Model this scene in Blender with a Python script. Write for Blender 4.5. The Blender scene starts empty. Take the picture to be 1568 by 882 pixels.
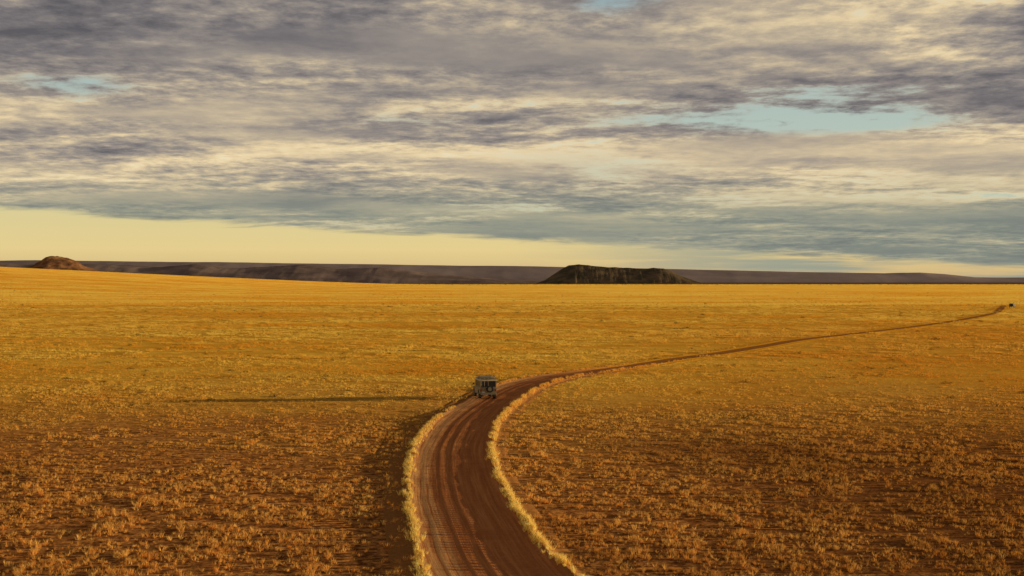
import bpy, bmesh, math, random
import numpy as np
from mathutils import Vector, Matrix, noise as mn
random.seed(7); rng=np.random.default_rng(7)
scene=bpy.context.scene
scene.view_settings.view_transform='Standard'; scene.view_settings.look='None'; scene.view_settings.exposure=0

def lin(r,g,b):
    f=lambda c:(c/255/12.92) if c/255<=0.04045 else ((c/255+0.055)/1.055)**2.4
    return (f(r),f(g),f(b),1)

# ---------------------------------------------------------------- node helper
class N:
    def __init__(s,nt): s.nt=nt
    def new(s,t,**k):
        n=s.nt.nodes.new(t)
        for a,b in k.items(): setattr(n,a,b)
        return n
    def put(s,sock,v):
        if isinstance(v,bpy.types.NodeSocket): s.nt.links.new(v,sock)
        elif v is not None: sock.default_value=v
    def m(s,op,a,b=None,c=None,clamp=False):
        n=s.new('ShaderNodeMath',operation=op,use_clamp=clamp)
        s.put(n.inputs[0],a); s.put(n.inputs[1],b)
        if c is not None: s.put(n.inputs[2],c)
        return n.outputs[0]
    def v(s,op,a,b=None):
        n=s.new('ShaderNodeVectorMath',operation=op); s.put(n.inputs[0],a)
        if b is not None: s.put(n.inputs[1],b)
        return n.outputs[0]
    def comb(s,x,y,z):
        n=s.new('ShaderNodeCombineXYZ'); s.put(n.inputs[0],x); s.put(n.inputs[1],y); s.put(n.inputs[2],z); return n.outputs[0]
    def sep(s,v):
        n=s.new('ShaderNodeSeparateXYZ'); s.put(n.inputs[0],v); return n.outputs
    def noise(s,vec,scale,detail=4,rough=0.5,dist=0,out='Fac'):
        n=s.new('ShaderNodeTexNoise'); s.put(n.inputs['Vector'],vec)
        n.inputs['Scale'].default_value=scale; n.inputs['Detail'].default_value=detail
        n.inputs['Roughness'].default_value=rough; n.inputs['Distortion'].default_value=dist
        return n.outputs[out]
    def ss(s,x,a,b,lo=0.0,hi=1.0):
        n=s.new('ShaderNodeMapRange',interpolation_type='SMOOTHSTEP')
        s.put(n.inputs['Value'],x); s.put(n.inputs['From Min'],a); s.put(n.inputs['From Max'],b)
        n.inputs['To Min'].default_value=lo; n.inputs['To Max'].default_value=hi
        return n.outputs[0]
    def mix(s,f,a,b,mode='MIX'):
        n=s.new('ShaderNodeMix',data_type='RGBA',blend_type=mode)
        s.put(n.inputs[0],f); s.put(n.inputs[6],a); s.put(n.inputs[7],b); return n.outputs[2]
    def ramp(s,f,stops):
        n=s.new('ShaderNodeValToRGB'); s.put(n.inputs[0],f); e=n.color_ramp.elements
        while len(e)<len(stops): e.new(0.5)
        for el,(p,c) in zip(e,stops): el.position=p; el.color=c
        return n.outputs[0]

# ---------------------------------------------------------------- camera
H=11.2
cam_d=bpy.data.cameras.new('camera'); cam=bpy.data.objects.new('camera',cam_d); scene.collection.objects.link(cam)
cam_d.lens=50; cam_d.sensor_width=36; cam_d.clip_start=0.5; cam_d.clip_end=120000
cam.location=(0,0,H); cam.rotation_euler=(math.radians(90-0.29),0,0); scene.camera=cam

# ---------------------------------------------------------------- sun
SUN_EL=4.2; SUN_AZ=83.0     # azimuth clockwise from +Y
el=math.radians(SUN_EL); az=math.radians(SUN_AZ)
sd=Vector((math.sin(az)*math.cos(el),math.cos(az)*math.cos(el),math.sin(el)))
sl=bpy.data.lights.new('sun','SUN'); sl.energy=5; sl.angle=math.radians(0.5); sl.color=(1.0,0.80,0.47)
so=bpy.data.objects.new('sun',sl); scene.collection.objects.link(so); so.rotation_euler=sd.to_track_quat('Z','Y').to_euler()

# ---------------------------------------------------------------- sky
world=bpy.data.worlds.new('World'); scene.world=world; world.use_nodes=True
nt=world.node_tree; nt.nodes.clear(); n=N(nt)
sky=n.new('ShaderNodeTexSky',sky_type='NISHITA'); sky.sun_disc=False
sky.sun_elevation=el; sky.sun_rotation=az; sky.dust_density=2.0; sky.ozone_density=1.0
skyc=n.v('SCALE',sky.outputs[0]); skyc.node.inputs['Scale'].default_value=0.12
tc=n.new('ShaderNodeTexCoord'); d=n.v('NORMALIZE',tc.outputs['Generated'])
x,y,z=n.sep(d)
zc=n.m('MAXIMUM',z,0.0)
A=n.m('ARCTAN2',x,y); E=zc
den=n.m('ADD',zc,0.080)
P=n.comb(n.m('DIVIDE',x,den),n.m('DIVIDE',y,den),0.0)
warp=n.noise(P,0.9,3,0.5,out='Color')
Pw=n.v('ADD',P,n.v('MULTIPLY',n.v('SUBTRACT',warp,(0.5,0.5,0.5)),(0.7,0.8,0)))
nb=n.noise(n.v('MULTIPLY',Pw,(0.5,1,1)),0.8,6,0.5)                    # large masses
nm=n.noise(n.v('ADD',n.v('MULTIPLY',Pw,(0.7,1,1)),(7.3,2.1,0)),2.8,8,0.60)           # mottling
nf=n.noise(n.v('ADD',n.v('MULTIPLY',P,(1.2,1.0,1)),(1.3,9.1,0)),9.0,5,0.65)  # small puffs
soft=n.ss(n.noise(n.v('ADD',n.v('MULTIPLY',P,(0.6,1,1)),(3.3,5.7,0)),1.0,3,0.5),0.38,0.56,0.25,1.1)
def gauss(ax,ex,sa,se,amp):
    da=n.m('DIVIDE',n.m('SUBTRACT',A,ax),sa); de=n.m('DIVIDE',n.m('SUBTRACT',E,ex),se)
    q=n.m('ADD',n.m('MULTIPLY',da,da),n.m('MULTIPLY',de,de))
    return n.m('MULTIPLY',n.m('EXPONENT',n.m('MULTIPLY',q,-1.0)),amp)
def addall(l):
    r=l[0]
    for q in l[1:]: r=n.m('ADD',r,q)
    return r
holes=addall([gauss(0.20,0.110,0.13,0.012,0.58),gauss(0.24,0.130,0.12,0.010,0.28),gauss(-0.30,0.130,0.040,0.008,0.34),
  gauss(-0.08,0.110,0.10,0.006,0.26),gauss(0.07,0.195,0.05,0.014,0.38),gauss(-0.11,0.055,0.25,0.008,0.18),gauss(0.06,0.075,0.12,0.02,0.26),gauss(0.30,0.07,0.10,0.015,0.16)])
mid=n.m('MULTIPLY',n.ss(E,0.040,0.070),n.ss(E,0.135,0.09))
t=addall([n.m('MULTIPLY',n.m('SUBTRACT',nb,0.5),1.5),n.m('MULTIPLY',n.m('MULTIPLY',n.m('SUBTRACT',nm,0.5),1.35),soft),n.m('MULTIPLY',n.m('MULTIPLY',n.m('SUBTRACT',nf,0.5),0.85),soft)])
light=addall([t,0.42,n.m('MULTIPLY',mid,0.23),n.m('MULTIPLY',n.ss(E,0.055,0.035),-0.04),gauss(-0.30,0.165,0.14,0.03,-0.13),gauss(-0.25,0.09,0.12,0.02,-0.08),gauss(0.30,0.165,0.12,0.03,0.14)])
ccol=n.ramp(light,[(0.0,lin(94,92,96)),(0.22,lin(120,115,116)),(0.42,lin(151,142,134)),(0.58,lin(186,171,148)),(0.75,lin(227,205,164)),(1.0,lin(255,237,195))])
lowc=n.ramp(light,[(0.0,lin(116,122,118)),(0.3,lin(136,141,130)),(0.55,lin(166,163,140)),(0.8,lin(210,194,156)),(1.0,lin(240,222,180))])
ccol=n.mix(n.ss(E,0.085,0.04),ccol,lowc)
gap=n.ss(n.m('ADD',holes,n.m('MULTIPLY',t,0.75)),0.16,0.50)
blue=n.mix(0.85,skyc,n.ramp(n.m('MULTIPLY',E,5.0),[(0,lin(210,206,166)),(0.4,lin(194,208,194)),(1.0,lin(150,182,193))]))
deck=n.mix(gap,ccol,blue)
edge=n.m('SUBTRACT',n.m('SUBTRACT',E,n.m('MULTIPLY_ADD',A,-0.056,0.0285)),n.m('MULTIPLY',n.m('SUBTRACT',nm,0.5),0.012))
em=n.ss(edge,-0.0020,0.0035)
veil=n.m('MULTIPLY',n.ss(n.noise(n.v('MULTIPLY',d,(6,6,120)),1.0,5,0.6),0.34,0.58),n.ss(A,-0.02,0.20,0.0,0.9))
band=n.mix(0.88,skyc,n.ramp(n.m('MULTIPLY',E,16.0),[(0,lin(218,186,134)),(0.35,lin(240,216,150)),(1.0,lin(220,213,162))]))
band=n.mix(veil,band,lin(148,156,142))
full=n.mix(em,band,deck)
full=n.mix(n.ss(E,0.24,0.55),full,n.mix(0.3,lin(74,73,80),ccol))
bg=n.new('ShaderNodeBackground'); n.put(bg.inputs[0],full); bg.inputs[1].default_value=1.0
out=n.new('ShaderNodeOutputWorld'); nt.links.new(bg.outputs[0],out.inputs[0])

# ---------------------------------------------------------------- helpers
def mat(name):
    m=bpy.data.materials.new(name); m.use_nodes=True; m.node_tree.nodes.clear()
    k=N(m.node_tree); o=k.new('ShaderNodeOutputMaterial'); return m,k,o
def simple(name,col,rough=0.5,metal=0.0,var=0.12,scale=8):
    m,k,o=mat(name); b=k.new('ShaderNodeBsdfPrincipled')
    g=k.new('ShaderNodeTexCoord')
    f=k.noise(g.outputs['Object'],scale,5,0.6)
    c=k.mix(k.ss(f,0.3,0.7),tuple(q*(1-var) for q in col[:3])+(1,),tuple(min(1,q*(1+var)) for q in col[:3])+(1,))
    k.put(b.inputs['Base Color'],c); b.inputs['Roughness'].default_value=rough; b.inputs['Metallic'].default_value=metal
    k.nt.links.new(b.outputs[0],o.inputs[0]); return m
def rough_normal(k,pos,bx,z):
    q=k.v('MULTIPLY',k.v('SUBTRACT',k.noise(pos,3.5,2,0.7,out='Color'),(0.5,0.5,0.5)),(4.0,4.0,2.0))
    return k.v('NORMALIZE',k.v('ADD',q,k.comb(bx,0,z)))
def grid_mesh(name,X,Y,Z,material,smooth=True,uv=None):
    h,w=X.shape
    verts=np.stack([X,Y,Z],-1).reshape(-1,3)
    i=np.arange(h*w).reshape(h,w)
    f=np.stack([i[:-1,:-1],i[:-1,1:],i[1:,1:],i[1:,:-1]],-1).reshape(-1,4)
    me=bpy.data.meshes.new(name); me.from_pydata(verts.tolist(),[],f.tolist())
    if smooth: me.polygons.foreach_set('use_smooth',[True]*len(me.polygons))
    if uv is not None:
        l=me.uv_layers.new(name='UVMap'); li=np.zeros(len(me.loops),dtype=np.int32); me.loops.foreach_get('vertex_index',li)
        l.data.foreach_set('uv',uv.reshape(-1,2)[li].astype(np.float32).ravel())
    me.materials.append(material); me.update()
    o=bpy.data.objects.new(name,me); scene.collection.objects.link(o); return o
def sstep(a,b,x):
    t=np.clip((x-a)/(b-a),0,1); return t*t*(3-2*t)
_pt=rng.random((256,256))
def vnoise(x,y):
    xi=np.floor(x).astype(int); yi=np.floor(y).astype(int); fx=x-xi; fy=y-yi
    fx=fx*fx*(3-2*fx); fy=fy*fy*(3-2*fy)
    g=lambda a,b:_pt[a%256,b%256]
    return (g(xi,yi)*(1-fx)+g(xi+1,yi)*fx)*(1-fy)+(g(xi,yi+1)*(1-fx)+g(xi+1,yi+1)*fx)*fy
def fbm(x,y,o=5,r=0.5):
    s=0;a=1;t=0
    for k in range(o):
        s=s+a*vnoise(x*2**k+17*k,y*2**k+31*k); t+=a; a*=r
    return s/t
def terrain(x,y):
    ramp_=np.clip((-x-150)/600,0,4.0)
    ramp_=np.where(ramp_<0.25,ramp_*ramp_*2,ramp_-0.125)
    return 30*ramp_*sstep(450,2100,y)*sstep(5200,2600,y)

# ---------------------------------------------------------------- ground
m_ground,k,o=mat('savanna_ground')
geo=k.new('ShaderNodeNewGeometry'); pos=geo.outputs['Position']; px,py,pz=k.sep(pos)
nlow=k.noise(pos,0.02,5,0.6); nmid=k.noise(k.v('MULTIPLY',pos,(0.6,1,1)),0.10,5,0.7); nhi=k.noise(pos,1.6,3,0.7); nbig=k.noise(k.v('MULTIPLY',pos,(0.4,1,1)),0.0045,5,0.65)
far=k.ss(k.m('ADD',py,k.m('MULTIPLY',k.m('SUBTRACT',nlow,0.5),120)),75,190)
soil=k.mix(k.ss(nhi,0.38,0.62),(0.20,0.068,0.018,1),(0.60,0.25,0.065,1))
soil=k.mix(k.m('MULTIPLY',k.ss(px,0,22),k.ss(py,150,80,0,0.75)),soil,(0.17,0.062,0.018,1))  # cloud shadow over the near right, painted into the soil colour
gold=k.mix(k.ss(nmid,0.35,0.65),(0.78,0.36,0.035,1),(0.94,0.56,0.08,1))
gold=k.mix(k.ss(nlow,0.45,0.68,0,0.6),gold,(0.80,0.34,0.03,1))
gold=k.mix(k.m('MULTIPLY',k.ss(px,0,120),k.ss(py,600,180,0,0.75)),gold,(0.74,0.29,0.03,1))
c=k.mix(far,soil,gold)
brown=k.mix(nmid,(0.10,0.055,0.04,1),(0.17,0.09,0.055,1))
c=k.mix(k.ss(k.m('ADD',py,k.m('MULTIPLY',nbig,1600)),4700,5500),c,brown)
nn=rough_normal(k,pos,k.m('MULTIPLY_ADD',far,0.5,0.45),0.6)
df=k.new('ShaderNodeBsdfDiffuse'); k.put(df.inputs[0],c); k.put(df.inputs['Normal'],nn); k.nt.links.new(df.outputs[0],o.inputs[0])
gx=np.concatenate([-np.geomspace(40000,4000,14),np.linspace(-3900,3900,121),np.geomspace(4000,40000,14)])
gy=np.concatenate([np.linspace(-3000,400,12),np.linspace(450,5600,90),np.geomspace(5900,60000,18)])
GX,GY=np.meshgrid(gx,gy)
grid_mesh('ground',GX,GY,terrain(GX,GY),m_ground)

# ---------------------------------------------------------------- dirt road
cl=np.array([(14,-30),(8.0,0),(4.6,25),(1.7,42),(-0.12,54),(-0.75,58.1),(-1.6,65.9),(-2.6,76.2),(-3.40,90.3),(-3.54,97.6),(-3.2,110.9),(-2.35,122),(-0.93,135.5),
 (0.07,143.5),(1.7,152.5),(4.5,162.6),(6.8,168.2),(9.7,174.2),(16.5,187.6),(23.6,203.3),(33.2,221.8),(43.2,243.9),(55.5,271),(72,300),(98.6,348),(128,406),(165,488),(190,554),(222,640),(290,800),(420,1100)],float)
def catmull(P,step=0.6):
    out=[]
    for i in range(1,len(P)-2):
        p0,p1,p2,p3=P[i-1],P[i],P[i+1],P[i+2]; L=np.linalg.norm(p2-p1); ns=max(2,int(L/step))
        for j in range(ns):
            t=j/ns; out.append(0.5*((2*p1)+(-p0+p2)*t+(2*p0-5*p1+4*p2-p3)*t*t+(-p0+3*p1-3*p2+p3)*t**3))
    return np.array(out)
C=catmull(cl)
ker=np.hanning(15); ker/=ker.sum()
for q in range(2):
    C2=C.copy()
    for a in range(2): C2[7:-7,a]=np.convolve(C[:,a],ker,'valid')
    C=C2
T=np.gradient(C,axis=0); T/=np.linalg.norm(T,axis=1)[:,None]; NR=np.stack([T[:,1],-T[:,0]],1)   # to the right
S=np.concatenate([[0],np.cumsum(np.linalg.norm(np.diff(C,axis=0),axis=1))])
fade=sstep(150,185,C[:,1])          # the road thins to a faint track further out
halfw=(1.75+0.35*sstep(62,50,C[:,1]))*(1-0.30*fade)
acr=np.concatenate([np.linspace(-4.6,-2.0,22),np.linspace(-1.9,1.7,49),np.linspace(1.8,3.4,16)])
SS,AA=np.meshgrid(S,acr,indexing='ij'); HW=halfw[:,None]+0*AA
def prof(a,s,hw,yy):
    wob=0.25*(fbm(s*0.35,s*0+3.3,3)-0.5); n1=fbm(a*2.2+5,s*0.35,4)
    ruts=0.022*(vnoise(a*5+0.25*np.sin(s*0.06)*3,s*0.03)-0.5)+0.03*(np.cos((np.abs(a)-0.8)*np.pi/0.45)*-0.5)*(np.abs(np.abs(a)-0.8)<0.45)
    r=hw+0.32+wob; l=-(hw+1.25)+wob
    fd=1-0.85*sstep(150,185,yy)
    carp=1-sstep(132-14,132-7,yy)*sstep(132+16,132+8,yy)*0.9
    bR=fd*0.16*np.exp(-((a-r)/0.30)**2)*(0.55+0.9*n1)
    bL=fd*carp*0.13*np.exp(-((a-l)/0.36)**2)*(0.55+0.9*n1)
    shelf=fd*0.04*sstep(-hw+0.2,-hw-0.3,a)*sstep(l-0.4,l,a)
    z=0.02+ruts*(np.abs(a)<hw+0.9)+bR+bL+shelf+0.02*(n1-0.5)
    e=sstep(-4.6,-3.9,a)*sstep(3.4,2.9,a)
    return z*e-0.03*(1-e)
ZZ=prof(AA,SS,HW,C[:,1][:,None]+0*AA)+0.01
XX=C[:,0][:,None]+NR[:,0][:,None]*AA; YY=C[:,1][:,None]+NR[:,1][:,None]*AA
m_road,k,o=mat('dirt_road')
uvn=k.new('ShaderNodeUVMap'); u,v_,_=k.sep(uvn.outputs[0]); geo=k.new('ShaderNodeNewGeometry'); pos=geo.outputs['Position']; px,py,pz=k.sep(pos)
wu=k.m('ADD',u,k.m('MULTIPLY',k.noise(k.comb(v_,0,0),0.05,2,0.5),0.5))
st=k.noise(k.comb(k.m('MULTIPLY',wu,4.5),k.m('MULTIPLY',v_,0.07),0),1.0,6,0.7)
st2=k.noise(pos,2.5,6,0.7); st3=k.noise(pos,0.25,4,0.6)
c=k.ramp(st,[(0.30,(0.29,0.092,0.028,1)),(0.5,(0.44,0.155,0.048,1)),(0.70,(0.60,0.25,0.085,1))])
c=k.mix(k.ss(st2,0.45,0.75,0,0.6),c,(0.54,0.22,0.08,1))
c=k.mix(k.ss(st3,0.5,0.7,0,0.5),c,(0.36,0.115,0.035,1))
peb=k.noise(pos,14,2,0.6); c=k.mix(k.ss(peb,0.62,0.72,0,0.5),c,(0.16,0.06,0.025,1))
pale=k.m('MULTIPLY',k.ss(u,-1.5,-1.9),k.ss(u,-3.3,-2.9)); c=k.mix(k.m('MULTIPLY',pale,k.ss(st,0.35,0.6,0,0.8)),c,(0.64,0.34,0.13,1))
offr=k.m('MAXIMUM',k.ss(u,-2.9,-3.3),k.ss(u,2.0,2.4)); c=k.mix(offr,c,(0.36,0.15,0.04,1))
farr=k.ss(py,165,200)
trk=k.m('MULTIPLY',k.ss(k.m('ABSOLUTE',u),1.6,1.2),k.ss(st2,0.35,0.5,0.7,1.0))
fc=k.mix(trk,(0.74,0.34,0.03,1),(0.38,0.15,0.038,1))
c=k.mix(farr,c,fc)
bsd=k.new('ShaderNodeBsdfDiffuse'); k.put(bsd.inputs[0],c)
bp=k.new('ShaderNodeBump'); bp.inputs['Strength'].default_value=0.7; bp.inputs['Distance'].default_value=0.10
k.put(bp.inputs['Height'],k.m('ADD',k.m('MULTIPLY',st,0.5),k.m('MULTIPLY',st2,0.6)))
nv=rough_normal(k,pos,1.0,0.6)
grassy=k.m('MAXIMUM',k.m('MULTIPLY',farr,k.m('SUBTRACT',1.0,trk)),k.m('MULTIPLY',offr,0.5))
nrm=k.mix(grassy,bp.outputs[0],nv)
k.put(bsd.inputs['Normal'],k.v('NORMALIZE',nrm))
k.nt.links.new(bsd.outputs[0],o.inputs[0])
grid_mesh('dirt_road',XX,YY,ZZ,m_road,uv=np.stack([AA,SS],-1))

# ---------------------------------------------------------------- grass prototypes
def grass_mat(name,near_dark,near_pale,far_a,far_b,edge=False):
    m,k,o=mat(name); geo=k.new('ShaderNodeNewGeometry'); pos=geo.outputs['Position']; px,py,pz=k.sep(pos)
    oi=k.new('ShaderNodeObjectInfo'); rnd=oi.outputs['Random']
    nl=k.noise(pos,0.03,3,0.6)
    a=k.mix(rnd,near_dark,near_pale)  # random tone per instance, darker to paler
    if edge: b=k.mix(rnd,far_a,far_b)
    else:
        nw=k.noise(k.v('MULTIPLY',pos,(0.35,1,0)),0.012,4,0.65)
        b=k.mix(k.m('ADD',k.m('MULTIPLY',rnd,0.2),k.ss(k.m('ADD',k.m('MULTIPLY',nl,0.35),k.m('MULTIPLY',nw,0.65)),0.41,0.57,0,0.9)),far_a,far_b)
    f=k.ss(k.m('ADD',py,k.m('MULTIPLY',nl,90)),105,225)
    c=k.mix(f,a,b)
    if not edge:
        shade_dk=k.m('MULTIPLY',k.ss(px,2,22),k.ss(py,135,75))  # same cloud shade on the near right, put into the blade colour
        shade_dk=k.m('MULTIPLY',shade_dk,k.ss(nl,0.35,0.6,0.3,0.85))
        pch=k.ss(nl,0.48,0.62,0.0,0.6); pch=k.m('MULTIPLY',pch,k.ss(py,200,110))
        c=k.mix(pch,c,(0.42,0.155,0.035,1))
        c=k.mix(shade_dk,c,(0.24,0.085,0.024,1))
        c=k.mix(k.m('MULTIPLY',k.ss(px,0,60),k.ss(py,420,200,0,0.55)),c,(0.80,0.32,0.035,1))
    D=k.new('ShaderNodeBsdfDiffuse'); Tn=k.new('ShaderNodeBsdfTranslucent'); k.put(D.inputs[0],c); k.put(Tn.inputs[0],c)
    mx=k.new('ShaderNodeMixShader'); mx.inputs[0].default_value=0.45
    k.nt.links.new(D.outputs[0],mx.inputs[1]); k.nt.links.new(Tn.outputs[0],mx.inputs[2]); k.nt.links.new(mx.outputs[0],o.inputs[0]); return m
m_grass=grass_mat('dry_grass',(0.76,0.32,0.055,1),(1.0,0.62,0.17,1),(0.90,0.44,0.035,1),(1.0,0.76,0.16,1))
m_edge=grass_mat('verge_grass',(0.96,0.68,0.17,1),(1.0,0.84,0.29,1),(0.84,0.46,0.08,1),(0.94,0.58,0.12,1),True)
m_shrub,k,o=mat('shrub_leaves'); oi=k.new('ShaderNodeObjectInfo'); b=k.new('ShaderNodeBsdfDiffuse')
k.put(b.inputs[0],k.mix(oi.outputs['Random'],(0.06,0.04,0.018,1),(0.14,0.085,0.03,1))); k.nt.links.new(b.outputs[0],o.inputs[0])

def blades(cx,cy,nb,h,spread,w,R,V,F):
    for _ in range(nb):
        a=R.random()*6.283; rr=R.random()**0.7*spread; bx=cx+math.cos(a)*rr*0.4; by=cy+math.sin(a)*rr*0.4
        hh=h*(0.55+0.6*R.random()); lean=rr*1.0+0.02; a2=a+R.uniform(-0.6,0.6)
        wd=R.random()*3.14; wx,wy=math.cos(wd)*w,math.sin(wd)*w
        tx,ty=bx+math.cos(a2)*lean,by+math.sin(a2)*lean
        i=len(V)
        V+= [(bx-wx,by-wy,-0.02),(bx+wx,by+wy,-0.02),(tx,ty,hh)]
        F+= [(i,i+1,i+2)]
def proto(name,col,fn,material):
    V=[];F=[]; fn(V,F); me=bpy.data.meshes.new(name); me.from_pydata(V,[],F); me.materials.append(material)
    o=bpy.data.objects.new(name,me); col.objects.link(o)
def make_col(name): return bpy.data.collections.new(name)
cg=make_col('grass_tufts'); ce=make_col('verge_tufts'); cs=make_col('shrub_kinds'); cp=make_col('grass_patches')
R=random.Random(3)
for i in range(6):   # each prototype is a handful of small tufts
    def fn(V,F):
        for q in range(4): blades(R.uniform(-.40,.40),R.uniform(-.40,.40),R.randint(8,13),R.uniform(0.08,0.19),R.uniform(0.06,0.11),R.uniform(0.011,0.016),R,V,F)
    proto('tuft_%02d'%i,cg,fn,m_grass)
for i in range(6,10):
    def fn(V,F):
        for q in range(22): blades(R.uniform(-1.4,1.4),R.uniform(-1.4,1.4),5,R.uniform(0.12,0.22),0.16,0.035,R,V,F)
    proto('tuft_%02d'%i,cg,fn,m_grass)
for i in range(3):   # large patches of bunch grass for the far plain
    def fn(V,F):
        for q in range(1500):
            r_=34*math.sqrt(R.random()); a_=R.random()*6.283; blades(r_*math.cos(a_),r_*math.sin(a_),3,R.uniform(0.22,0.42),0.35,0.16,R,V,F)
    proto('patch_%02d'%i,cp,fn,m_grass)
for i in range(4):
    proto('verge_%02d'%i,ce,lambda V,F:blades(0,0,R.randint(18,26),R.uniform(0.17,0.28),R.uniform(0.10,0.17),0.014,R,V,F),m_edge)
def shrub(V,F):
    n_=R.randint(90,140); ph=R.random()*6
    for _ in range(n_):
        a=R.random()*6.283; r=R.random()**0.5; hh=R.random()
        rad=0.5*(1+0.25*math.sin(3*a+ph)); x_=math.cos(a)*r*rad; y_=math.sin(a)*r*rad; z_=hh*0.5*(1-0.6*r*r)
        s=R.uniform(0.03,0.07); u_=Vector((R.uniform(-1,1),R.uniform(-1,1),R.uniform(-1,1))).normalized(); w_=u_.cross(Vector((R.uniform(-1,1),R.uniform(-1,1),1))).normalized()
        i=len(V); p=Vector((x_,y_,z_)); V+=[tuple(p-u_*s),tuple(p+w_*s*0.6),tuple(p+u_*s),tuple(p-w_*s*0.6)]; F.append((i,i+1,i+2,i+3))
    for _ in range(9):
        a=R.random()*6.283; i=len(V); e=Vector((math.cos(a)*0.35,math.sin(a)*0.35,0.4)); V+=[(-0.012,0,-0.03),(0.012,0,-0.03),tuple(e),(0,0.014,-0.03)]; F+=[(i,i+1,i+2),(i+1,i+3,i+2)]
for i in range(4): proto('shrub_%02d'%i,cs,shrub,m_shrub)

def scatter(name,pts,rot,scl,idx,col):
    me=bpy.data.meshes.new(name); me.vertices.add(len(pts)); me.vertices.foreach_set('co',pts.astype(np.float32).ravel())
    a=me.attributes.new('rot','FLOAT_VECTOR','POINT'); a.data.foreach_set('vector',rot.astype(np.float32).ravel())
    a=me.attributes.new('scl','FLOAT_VECTOR','POINT'); a.data.foreach_set('vector',scl.astype(np.float32).ravel())
    a=me.attributes.new('idx','INT','POINT'); a.data.foreach_set('value',idx.astype(np.int32))
    ob=bpy.data.objects.new(name,me); scene.collection.objects.link(ob)
    g=bpy.data.node_groups.new(name+'_gn','GeometryNodeTree')
    g.interface.new_socket('Geometry',in_out='INPUT',socket_type='NodeSocketGeometry'); g.interface.new_socket('Geometry',in_out='OUTPUT',socket_type='NodeSocketGeometry')
    gi=g.nodes.new('NodeGroupInput'); go=g.nodes.new('NodeGroupOutput'); ip=g.nodes.new('GeometryNodeInstanceOnPoints')
    ci=g.nodes.new('GeometryNodeCollectionInfo'); ci.inputs['Collection'].default_value=col; ci.inputs['Separate Children'].default_value=True; ci.inputs['Reset Children'].default_value=True
    def na(nm,t):
        q=g.nodes.new('GeometryNodeInputNamedAttribute'); q.data_type=t; q.inputs['Name'].default_value=nm; return [s for s in q.outputs if s.enabled and s.name=='Attribute'][0]
    L=g.links.new; L(gi.outputs[0],ip.inputs['Points']); L(ci.outputs[0],ip.inputs['Instance']); ip.inputs['Pick Instance'].default_value=True
    L(na('idx','INT'),ip.inputs['Instance Index']); L(na('rot','FLOAT_VECTOR'),ip.inputs['Rotation']); L(na('scl','FLOAT_VECTOR'),ip.inputs['Scale'])
    L(ip.outputs[0],go.inputs[0]); md=ob.modifiers.new('gn','NODES'); md.node_group=g; return ob
def road_ok(x,y,keepL=3.0,keepR=2.1,kf=(0.55,0.8),broken=False):
    ok=np.ones(len(x),bool)
    for s in range(0,len(x),20000):
        X_=x[s:s+20000,None]; Y_=y[s:s+20000,None]
        dx=X_-C[None,::3,0]; dy=Y_-C[None,::3,1]; d2=dx*dx+dy*dy; j=d2.argmin(1)
        ii=np.arange(len(j)); side=dx[ii,j]*NR[::3,0][j]+dy[ii,j]*NR[::3,1][j]; dd=np.sqrt(d2[ii,j])
        hw=halfw[::3][j]-1.75; fd=fade[::3][j]
        mul=1.0
        if broken: mul=0.60+0.5*sstep(0.30,0.62,vnoise(S[::3][j]*0.022+4.7,S[::3][j]*0+2.2))
        ok[s:s+20000]=np.where(side<0,dd>mul*(keepL+hw)*(1-(1-kf[0])*fd),dd>mul*(keepR+hw)*(1-(1-kf[1])*fd))
    return ok
def zone(y0,y1,dens,margin=12,slope=0.42):
    w1=slope*y1+margin; n_=int((y1-y0)*2*w1*dens); x=rng.uniform(-w1,w1,n_); y=rng.uniform(y0,y1,n_)
    k_=np.abs(x)<slope*y+margin; return x[k_],y[k_]
px_=[];py_=[];id_=[];sc_=[]
for (a,b,dens,far_) in [(40,90,4.8,0),(90,150,4.0,0),(150,215,2.6,0),(205,420,0.26,1),(420,640,0.16,1)]:
    x_,y_=zone(a,b,dens)
    pn=fbm(x_*0.5,y_*0.5,3); pl=fbm(x_*0.045+50,y_*0.045,3)
    keep=rng.random(len(x_))<np.clip((pn-0.30)*3.8,0.10,1)*np.clip(0.45+(pl-0.3)*2.2,0.3,1); x_,y_,pl=x_[keep],y_[keep],pl[keep]
    ok=road_ok(x_,y_,3.5,2.5) if not far_ else road_ok(x_,y_,3.1,3.1,(1,1),True); x_,y_,pl=x_[ok],y_[ok],pl[ok]
    px_.append(x_);py_.append(y_); id_.append(rng.integers(6,10,len(x_)) if far_ else rng.integers(0,6,len(x_)))
    sc_.append((0.55+0.85*rng.random(len(x_))**1.8)*(0.72+0.6*pl)*(1-0.22*sstep(95,115,y_)*(not far_)))
X_=np.concatenate(px_);Y_=np.concatenate(py_);I_=np.concatenate(id_);S_=np.concatenate(sc_)
pts=np.stack([X_,Y_,terrain(X_,Y_)],1)
rot=np.stack([rng.uniform(-.1,.1,len(X_)),rng.uniform(-.1,.1,len(X_)),rng.uniform(0,6.28,len(X_))],1)
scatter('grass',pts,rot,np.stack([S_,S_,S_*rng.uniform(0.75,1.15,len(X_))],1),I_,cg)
print('grass',len(X_))
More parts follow.
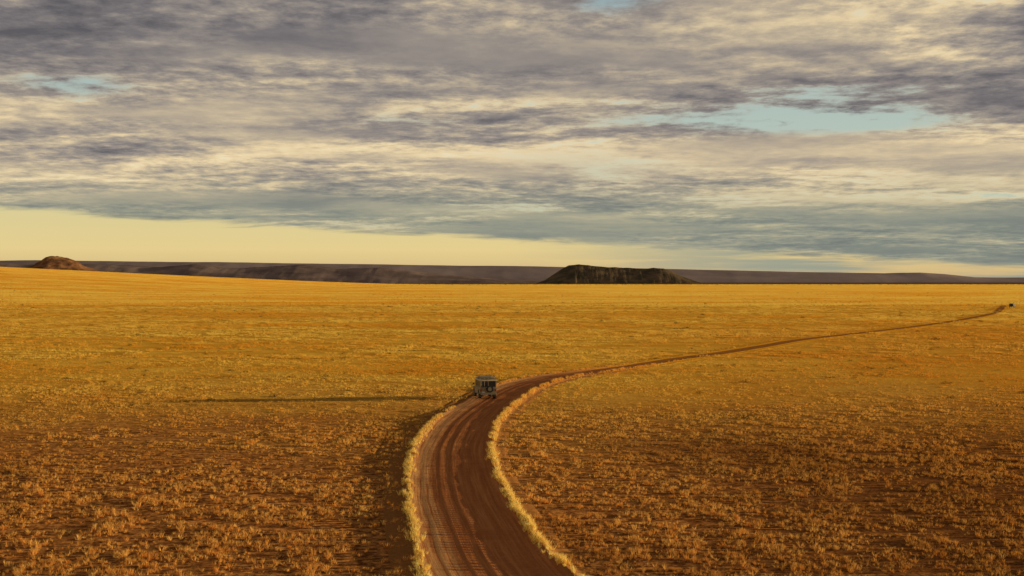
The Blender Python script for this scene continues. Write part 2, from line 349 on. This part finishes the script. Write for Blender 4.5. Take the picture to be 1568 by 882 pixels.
# far plain patches, laid on the slope of the terrain
fp=[];fr=[]
yy_=672.0
while yy_<4700:
    w1=0.44*yy_+80; xx_=-w1
    while xx_<w1:
        X0=xx_+R.uniform(-8,8); Y0=yy_+R.uniform(-8,8)
        h0=float(terrain(np.array(X0),np.array(Y0))); gx_=(float(terrain(np.array(X0+20),np.array(Y0)))-float(terrain(np.array(X0-20),np.array(Y0))))/40; gy_=(float(terrain(np.array(X0),np.array(Y0+20)))-float(terrain(np.array(X0),np.array(Y0-20))))/40
        q_=Vector((0,0,1)).rotation_difference(Vector((-gx_,-gy_,1)).normalized())
        e_=(q_.to_matrix()@Matrix.Rotation(R.random()*6.28,3,'Z')).to_euler()
        fp.append((X0,Y0,h0)); fr.append((e_.x,e_.y,e_.z)); xx_+=46
    yy_+=46
fp=np.array(fp);fr=np.array(fr); print('patches',len(fp))
scatter('grass_plain',fp,fr,np.ones((len(fp),3)),rng.integers(0,3,len(fp)),cp)
# verge grass on the berms
vp=[];vs=[]
for side,dens in ((1,18),(-1,16)):
    nn_=int(S[-1]*dens); s=rng.uniform(0,S[-1],nn_); j=np.searchsorted(S,s).clip(1,len(S)-1)
    keep=(C[j,1]>35)&(rng.random(nn_)<sstep(205,160,C[j,1])); s=s[keep]; j=j[keep]
    wob=0.25*(fbm(s*0.35,s*0+3.3,3)-0.5)
    a=np.where(side>0,halfw[j]+0.38,-(halfw[j]+1.3))+wob+rng.normal(0,0.13 if side>0 else 0.15,len(s))
    gapn=fbm(s*0.5+side*9,s*0,3); kk=rng.random(len(s))<np.clip((gapn-0.28)*3.5,0.12,1); s,j,a=s[kk],j[kk],a[kk]
    yy=C[j,1]
    if side<0:
        kk=(yy<125)|(yy>143); s,j,a,yy=s[kk],j[kk],a[kk],yy[kk]
    z_=prof(a,s,halfw[j],yy)
    vp.append(np.stack([C[j,0]+NR[j,0]*a,C[j,1]+NR[j,1]*a,z_],1)); vs.append(rng.uniform(0.5,1.15,len(s))*(0.95 if side<0 else 1.1))
vp=np.concatenate(vp);vs=np.concatenate(vs)
scatter('verge_grass',vp,np.stack([0*vs,0*vs,rng.uniform(0,6.28,len(vs))],1),np.stack([vs]*3,1),rng.integers(0,4,len(vs)),ce)
# shrubs
xa,ya=zone(50,240,0.010); xb,yb=zone(240,1400,0.0010); xc,yc=zone(3600,4600,0.0006,300)
xs=np.concatenate([xa,xb,xc]); ys=np.concatenate([ya,yb,yc]); ok=road_ok(xs,ys,5,4); xs,ys=xs[ok],ys[ok]
ss_=rng.uniform(0.4,1.1,len(xs))*np.where(ys>3000,4.0,np.where(ys>240,1.5,0.85))
scatter('shrubs',np.stack([xs,ys,terrain(xs,ys)],1),np.stack([0*ss_,0*ss_,rng.uniform(0,6.28,len(xs))],1),np.stack([ss_*1.2,ss_,ss_*0.8],1),rng.integers(0,4,len(xs)),cs)

# ---------------------------------------------------------------- hills
def hill_mat(name,a,b,c3,sc,bs=0.7):
    m,k,o=mat(name); geo=k.new('ShaderNodeNewGeometry'); pos=geo.outputs['Position']
    f=k.noise(pos,sc,8,0.65); f2=k.noise(k.v('MULTIPLY',pos,(1,1,6)),sc*0.6,5,0.6)
    c=k.mix(k.ss(f,0.35,0.65),a,b); c=k.mix(k.ss(f2,0.5,0.7),c,c3)
    bsd=k.new('ShaderNodeBsdfDiffuse'); k.put(bsd.inputs[0],c)
    bp=k.new('ShaderNodeBump'); bp.inputs['Strength'].default_value=bs; bp.inputs['Distance'].default_value=6; k.put(bp.inputs['Height'],f); k.put(bsd.inputs['Normal'],bp.outputs[0])
    k.nt.links.new(bsd.outputs[0],o.inputs[0]); return m
def ridge(name,y0,depth,prof_pts,material,nx=500,ny=24,rough=0.12,fx=0.004,seed=0,flat=0.35,gul=0.5):
    P_=np.array(prof_pts,float); xs=np.linspace(P_[0,0],P_[-1,0],nx); v=np.linspace(0,1,ny)
    XX,VV=np.meshgrid(xs,v); h=np.interp(XX,P_[:,0],P_[:,1])
    nz=fbm(XX*fx+seed,VV*3+seed,6,0.55)
    c_=np.clip(VV/flat,0,1)**(0.8); gully=fbm(XX*fx*5+seed*3,VV*1.5,4,0.6)
    back=1-np.clip((VV-0.75)/0.25,0,1)**2
    Z=h*c_*back*(1+rough*(nz-0.5)*2)*(1-gul*(1-c_)*gully)
    Z=np.where(VV<=0,-3,Z); Z=np.where(VV>=1,-3,Z); Z[:,0]=-3; Z[:,-1]=-3
    YY=y0+VV*depth+ (gully-0.5)*depth*0.15*gul*2
    return grid_mesh(name,XX,YY,Z,material)
m_far=hill_mat('distant_range',(0.34,0.255,0.23,1),(0.45,0.34,0.30,1),(0.30,0.23,0.21,1),0.002,0.2)  # aerial haze baked into these colours by lightening them
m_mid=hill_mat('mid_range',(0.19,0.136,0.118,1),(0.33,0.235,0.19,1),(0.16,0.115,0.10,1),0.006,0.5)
m_dark=hill_mat('scrub_hill',(0.08,0.062,0.038,1),(0.18,0.122,0.068,1),(0.07,0.056,0.036,1),0.02,1.0)
m_red=hill_mat('red_koppie',(0.17,0.08,0.04,1),(0.36,0.17,0.07,1),(0.09,0.052,0.032,1),0.03,1.0)
f9=9000/2178
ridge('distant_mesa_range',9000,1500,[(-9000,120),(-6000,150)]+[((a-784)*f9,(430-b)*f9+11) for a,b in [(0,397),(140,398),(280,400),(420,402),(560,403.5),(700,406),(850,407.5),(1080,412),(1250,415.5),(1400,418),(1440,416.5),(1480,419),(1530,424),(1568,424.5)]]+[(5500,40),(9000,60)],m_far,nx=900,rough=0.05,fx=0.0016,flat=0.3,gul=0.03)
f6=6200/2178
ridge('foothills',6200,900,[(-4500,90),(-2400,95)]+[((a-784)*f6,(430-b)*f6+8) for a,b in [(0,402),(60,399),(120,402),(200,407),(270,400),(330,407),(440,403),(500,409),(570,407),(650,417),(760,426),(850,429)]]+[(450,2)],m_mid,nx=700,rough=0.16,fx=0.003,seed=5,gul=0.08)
f5=5000/2178
ridge('flat_topped_hill',5000,260,[((a-784)*f5,(430-b)*f5+11) for a,b in [(822,434),(836,429),(850,420),(864,411),(874,406),(890,404.5),(908,406.5),(930,408.5),(960,410),(995,411),(1008,409),(1024,410),(1036,414),(1050,421),(1068,428),(1086,434)]],m_dark,nx=260,ny=36,rough=0.09,fx=0.010,seed=9,flat=0.6,gul=0.15)
def koppie(name,cx,cy,r,h,material):
    g=np.linspace(-1.5,1.5,120); GX,GY=np.meshgrid(g,g); RR=np.sqrt(GX**2+GY**2)
    nz=fbm(GX*3+4,GY*3+8,6,0.6)
    Z=h*(0.42*np.exp(-(RR/0.32)**2)+0.6*np.exp(-(RR/0.85)**1.7))*(0.55+0.9*nz)-8*sstep(1.0,1.5,RR)
    return grid_mesh(name,cx+GX*r,cy+GY*r,Z+terrain(np.array(cx),np.array(cy))-4,material)
koppie('rocky_koppie',-1284,4000,190,56,m_red)

# ---------------------------------------------------------------- vehicles
def box(bm,c,s,mi=0,bev=0.0,taper=None):
    r=bmesh.ops.create_cube(bm,size=1); vs=r['verts']
    for v in vs:
        top=v.co.z>0
        v.co=Vector((v.co.x*s[0],v.co.y*s[1],v.co.z*s[2]))
        if taper and top: v.co.x*=taper[0]; v.co.y*=taper[1]
        v.co+=Vector(c)
    fs=set(f for v in vs for f in v.link_faces)
    for f in fs: f.material_index=mi
    if bev>0:
        es=list(set(e for v in vs for e in v.link_edges)); r2=bmesh.ops.bevel(bm,geom=es,offset=bev,segments=2,affect='EDGES',profile=0.5)
        for f in r2['faces']: f.material_index=mi
def tube(bm,p,q,r,mi=0,seg=8):
    p=Vector(p);q=Vector(q); L=(q-p).length
    M=Matrix.Translation((p+q)/2)@(q-p).to_track_quat('Z','Y').to_matrix().to_4x4()
    res=bmesh.ops.create_cone(bm,cap_ends=True,segments=seg,radius1=r,radius2=r,depth=L,matrix=M)
    for f in set(f for v in res['verts'] for f in v.link_faces): f.material_index=mi
def extr(bm,poly,x0,x1,mi=0,bev=0.03):
    a=[bm.verts.new((x0,y,z)) for y,z in poly]; b=[bm.verts.new((x1,y,z)) for y,z in poly]; n_=len(poly)
    fs=[bm.faces.new(a[::-1]),bm.faces.new(b)]
    for i in range(n_): fs.append(bm.faces.new((a[i],a[(i+1)%n_],b[(i+1)%n_],b[i])))
    for f in fs: f.material_index=mi
    if bev:
        es=list(fs[0].edges)+list(fs[1].edges); r2=bmesh.ops.bevel(bm,geom=es,offset=bev,segments=2,affect='EDGES')
        for f in r2['faces']: f.material_index=mi
def child(parent,name,fn,mats,smooth=False):
    bm=bmesh.new(); fn(bm); bmesh.ops.recalc_face_normals(bm,faces=bm.faces); me=bpy.data.meshes.new(name); bm.to_mesh(me); bm.free()
    for m_ in mats: me.materials.append(m_)
    o=bpy.data.objects.new(name,me); scene.collection.objects.link(o); o.parent=parent; return o
m_body=simple('dusty_khaki_paint',(0.30,0.23,0.12),0.6); m_cream=simple('cream_roof_paint',(0.66,0.57,0.40),0.5)
m_glass=simple('dark_glass',(0.02,0.02,0.02),0.35); m_tyre=simple('tyre_rubber',(0.03,0.027,0.025),0.85); m_metal=simple('dull_steel',(0.24,0.20,0.15),0.6,0.3)
m_black=simple('black_trim',(0.025,0.025,0.025),0.6); m_lamp=simple('tail_lamp',(0.35,0.02,0.015),0.3); m_canvas=simple('canvas',(0.30,0.23,0.13),0.9); m_white=simple('white_paint',(0.6,0.58,0.52),0.4)
m_dblue=simple('dark_paint',(0.03,0.027,0.025),0.6)
def wheels(parent,xs_,ys_,r,w):
    for i,(x_,y_) in enumerate([(a,b) for a in xs_ for b in ys_]):
        def f(bm,x_=x_,y_=y_):
            tube(bm,(x_-w/2,y_,r),(x_+w/2,y_,r),r,0,28)
            s=1 if x_>0 else -1
            tube(bm,(x_+s*(w/2-0.01),y_,r),(x_+s*(w/2+0.02),y_,r),r*0.58,1,20)
            tube(bm,(x_+s*(w/2),y_,r),(x_+s*(w/2+0.05),y_,r),r*0.2,1,12)
        child(parent,'wheel_%d'%(i+1),f,[m_tyre,m_metal])
def arch(y0,r,n_=8): return [(y0-r*math.cos(t*math.pi/n_),0.42+ r*math.sin(t*math.pi/n_)) for t in range(n_+1)]
def offroad(name,loc,yaw):
    e=bpy.data.objects.new(name,None); scene.collection.objects.link(e)
    def body(bm):
        low=[(-2.2,0.55),(-2.2,1.15),(1.05,1.15),(2.1,1.08),(2.2,0.98),(2.2,0.5)]
        under=[(y_,z_+0.08) for y_,z_ in reversed(arch(1.45,0.46))]+[(y_,z_+0.08) for y_,z_ in reversed(arch(-1.35,0.46))]
        extr(bm,low+under,-0.88,0.88,0,0.03)
        box(bm,(0,0,0.50),(0.9,4.0,0.16),3)
        box(bm,(0,-2.28,0.52),(1.66,0.12,0.16),2,0.02); box(bm,(0,2.28,0.55),(1.7,0.14,0.18),2,0.02)
        for s in(-1,1): 
            box(bm,(s*0.91,1.45,0.98),(0.10,1.02,0.06),0,0.02); box(bm,(s*0.91,-1.35,0.98),(0.10,1.02,0.06),0,0.02); box(bm,(s*0.90,0.05,0.52),(0.12,1.7,0.06),2,0.01)
        for s in(-1,1): box(bm,(s*0.62,2.215,0.86),(0.2,0.04,0.2),4,0.02)
        box(bm,(0,2.212,0.84),(0.85,0.03,0.3),3,0.01)
        box(bm,(0,1.6,1.16),(1.2,0.95,0.06),0,0.02)
    child(e,'body',body,[m_body,m_cream,m_metal,m_black,m_white])
    def cabin(bm):
        for s in(-1,1):
            for y_ in (-2.12,-1.0,0.05,0.85): box(bm,(s*0.80,y_,1.50),(0.07,0.09,0.72),0,0.01)
            box(bm,(s*0.82,-0.65,1.185),(0.08,3.0,0.07),0,0.01)
        box(bm,(0,-2.14,1.19),(1.6,0.07,0.08),0,0.01); box(bm,(0,-2.13,1.50),(0.06,0.06,0.70),0)
        box(bm,(0,-0.62,1.90),(1.74,3.2,0.10),1,0.04)
        box(bm,(0,-0.62,1.837),(1.68,3.12,0.05),0,0.01)
    child(e,'cabin',cabin,[m_body,m_cream])
    def glass(bm):
        for s in(-1,1): box(bm,(s*0.79,-0.64,1.50),(0.02,2.9,0.64))
        box(bm,(0,-2.11,1.50),(1.52,0.02,0.60)); box(bm,(0,0.88,1.50),(1.52,0.02,0.64))
    child(e,'windows',glass,[m_glass])
    def rack(bm):
        zs=(2.02,2.24)
        for zz in zs:
            for s in(-1,1): tube(bm,(s*0.80,-2.1,zz),(s*0.80,0.75,zz),0.022)
            for y_ in(-2.1,0.75): tube(bm,(-0.80,y_,zz),(0.80,y_,zz),0.022)
        for y_ in np.linspace(-2.1,0.75,7):
            for s in(-1,1): tube(bm,(s*0.80,y_,1.94),(s*0.80,y_,2.24),0.018)
            tube(bm,(-0.80,y_,2.02),(0.80,y_,2.02),0.016)
        for x_ in(-0.4,0,0.4): tube(bm,(x_,-2.1,1.94),(x_,-2.1,2.24),0.018)
        box(bm,(-0.1,-0.9,2.14),(1.2,1.5,0.2),1,0.06); box(bm,(0.45,0.2,2.15),(0.5,0.7,0.22),1,0.05)
    child(e,'roof_rack',rack,[m_metal,m_canvas])
    def rear(bm):
        tube(bm,(0.12,-2.22,1.03),(0.12,-2.42,1.03),0.37,0,28); tube(bm,(0.12,-2.41,1.03),(0.12,-2.44,1.03),0.2,1,20)
        for s in(-1,1):
            box(bm,(s*0.76,-2.215,0.92),(0.12,0.05,0.26),2,0.01)
        box(bm,(-0.52,-2.215,0.70),(0.36,0.03,0.12),3)
        tube(bm,(-0.72,-2.25,1.2),(-0.72,-2.25,1.95),0.018,1); tube(bm,(-0.42,-2.25,1.2),(-0.42,-2.25,1.95),0.018,1)
        for zz in(1.25,1.45,1.65,1.85): tube(bm,(-0.72,-2.25,zz),(-0.42,-2.25,zz),0.014,1)
        for s in(-1,1): box(bm,(s*0.72,-1.93,0.36),(0.3,0.02,0.3),4)
    child(e,'rear_fittings',rear,[m_tyre,m_metal,m_lamp,m_white,m_black])
    def mir(bm):
        for s in(-1,1): box(bm,(s*1.02,0.92,1.38),(0.16,0.05,0.22),0,0.02); tube(bm,(s*0.86,0.9,1.3),(s*1.0,0.92,1.33),0.012)
    child(e,'mirrors',mir,[m_black])
    wheels(e,(-0.76,0.76),(-1.35,1.45),0.39,0.24)
    e.location=loc; e.rotation_euler=(0,0,yaw); e.scale=(0.92,0.92,0.92); return e
offroad('offroad_vehicle',(-2.62,136.2,0.04),math.radians(11))
def pickup(name,loc,yaw):
    e=bpy.data.objects.new(name,None); scene.collection.objects.link(e)
    def body(bm):
        low=[(-2.5,0.6),(-2.5,1.05),(-0.5,1.05),(0.9,1.08),(2.2,0.98),(2.35,0.85),(2.35,0.5)]
        under=[(y_,z_+0.06) for y_,z_ in reversed(arch(1.5,0.42))]+[(y_,z_+0.06) for y_,z_ in reversed(arch(-1.5,0.42))]
        extr(bm,low+under,-0.87,0.87,0,0.03)
        box(bm,(0,-2.55,0.55),(1.6,0.1,0.16),1,0.02); box(bm,(0,2.4,0.55),(1.7,0.12,0.2),1,0.02)
    child(e,'body',body,[m_dblue,m_black])
    child(e,'cabin',lambda bm:(extr(bm,[(-0.9,1.0),(-0.75,1.68),(0.35,1.68),(1.0,1.05)],-0.78,0.78,0,0.05)),[m_dblue])
    child(e,'windows',lambda bm:(extr(bm,[(-0.72,1.1),(-0.62,1.58),(0.3,1.58),(0.8,1.1)],-0.79,0.79,0,0)),[m_glass])
    child(e,'canopy',lambda bm:(box(bm,(0,-1.68,1.36),(1.62,1.55,0.62),0,0.06)),[m_dblue])
    wheels(e,(-0.74,0.74),(-1.5,1.5),0.36,0.22)
    e.location=loc; e.rotation_euler=(0,0,yaw); return e
pickup('pickup_truck',(209,594,0.03),math.radians(-30))
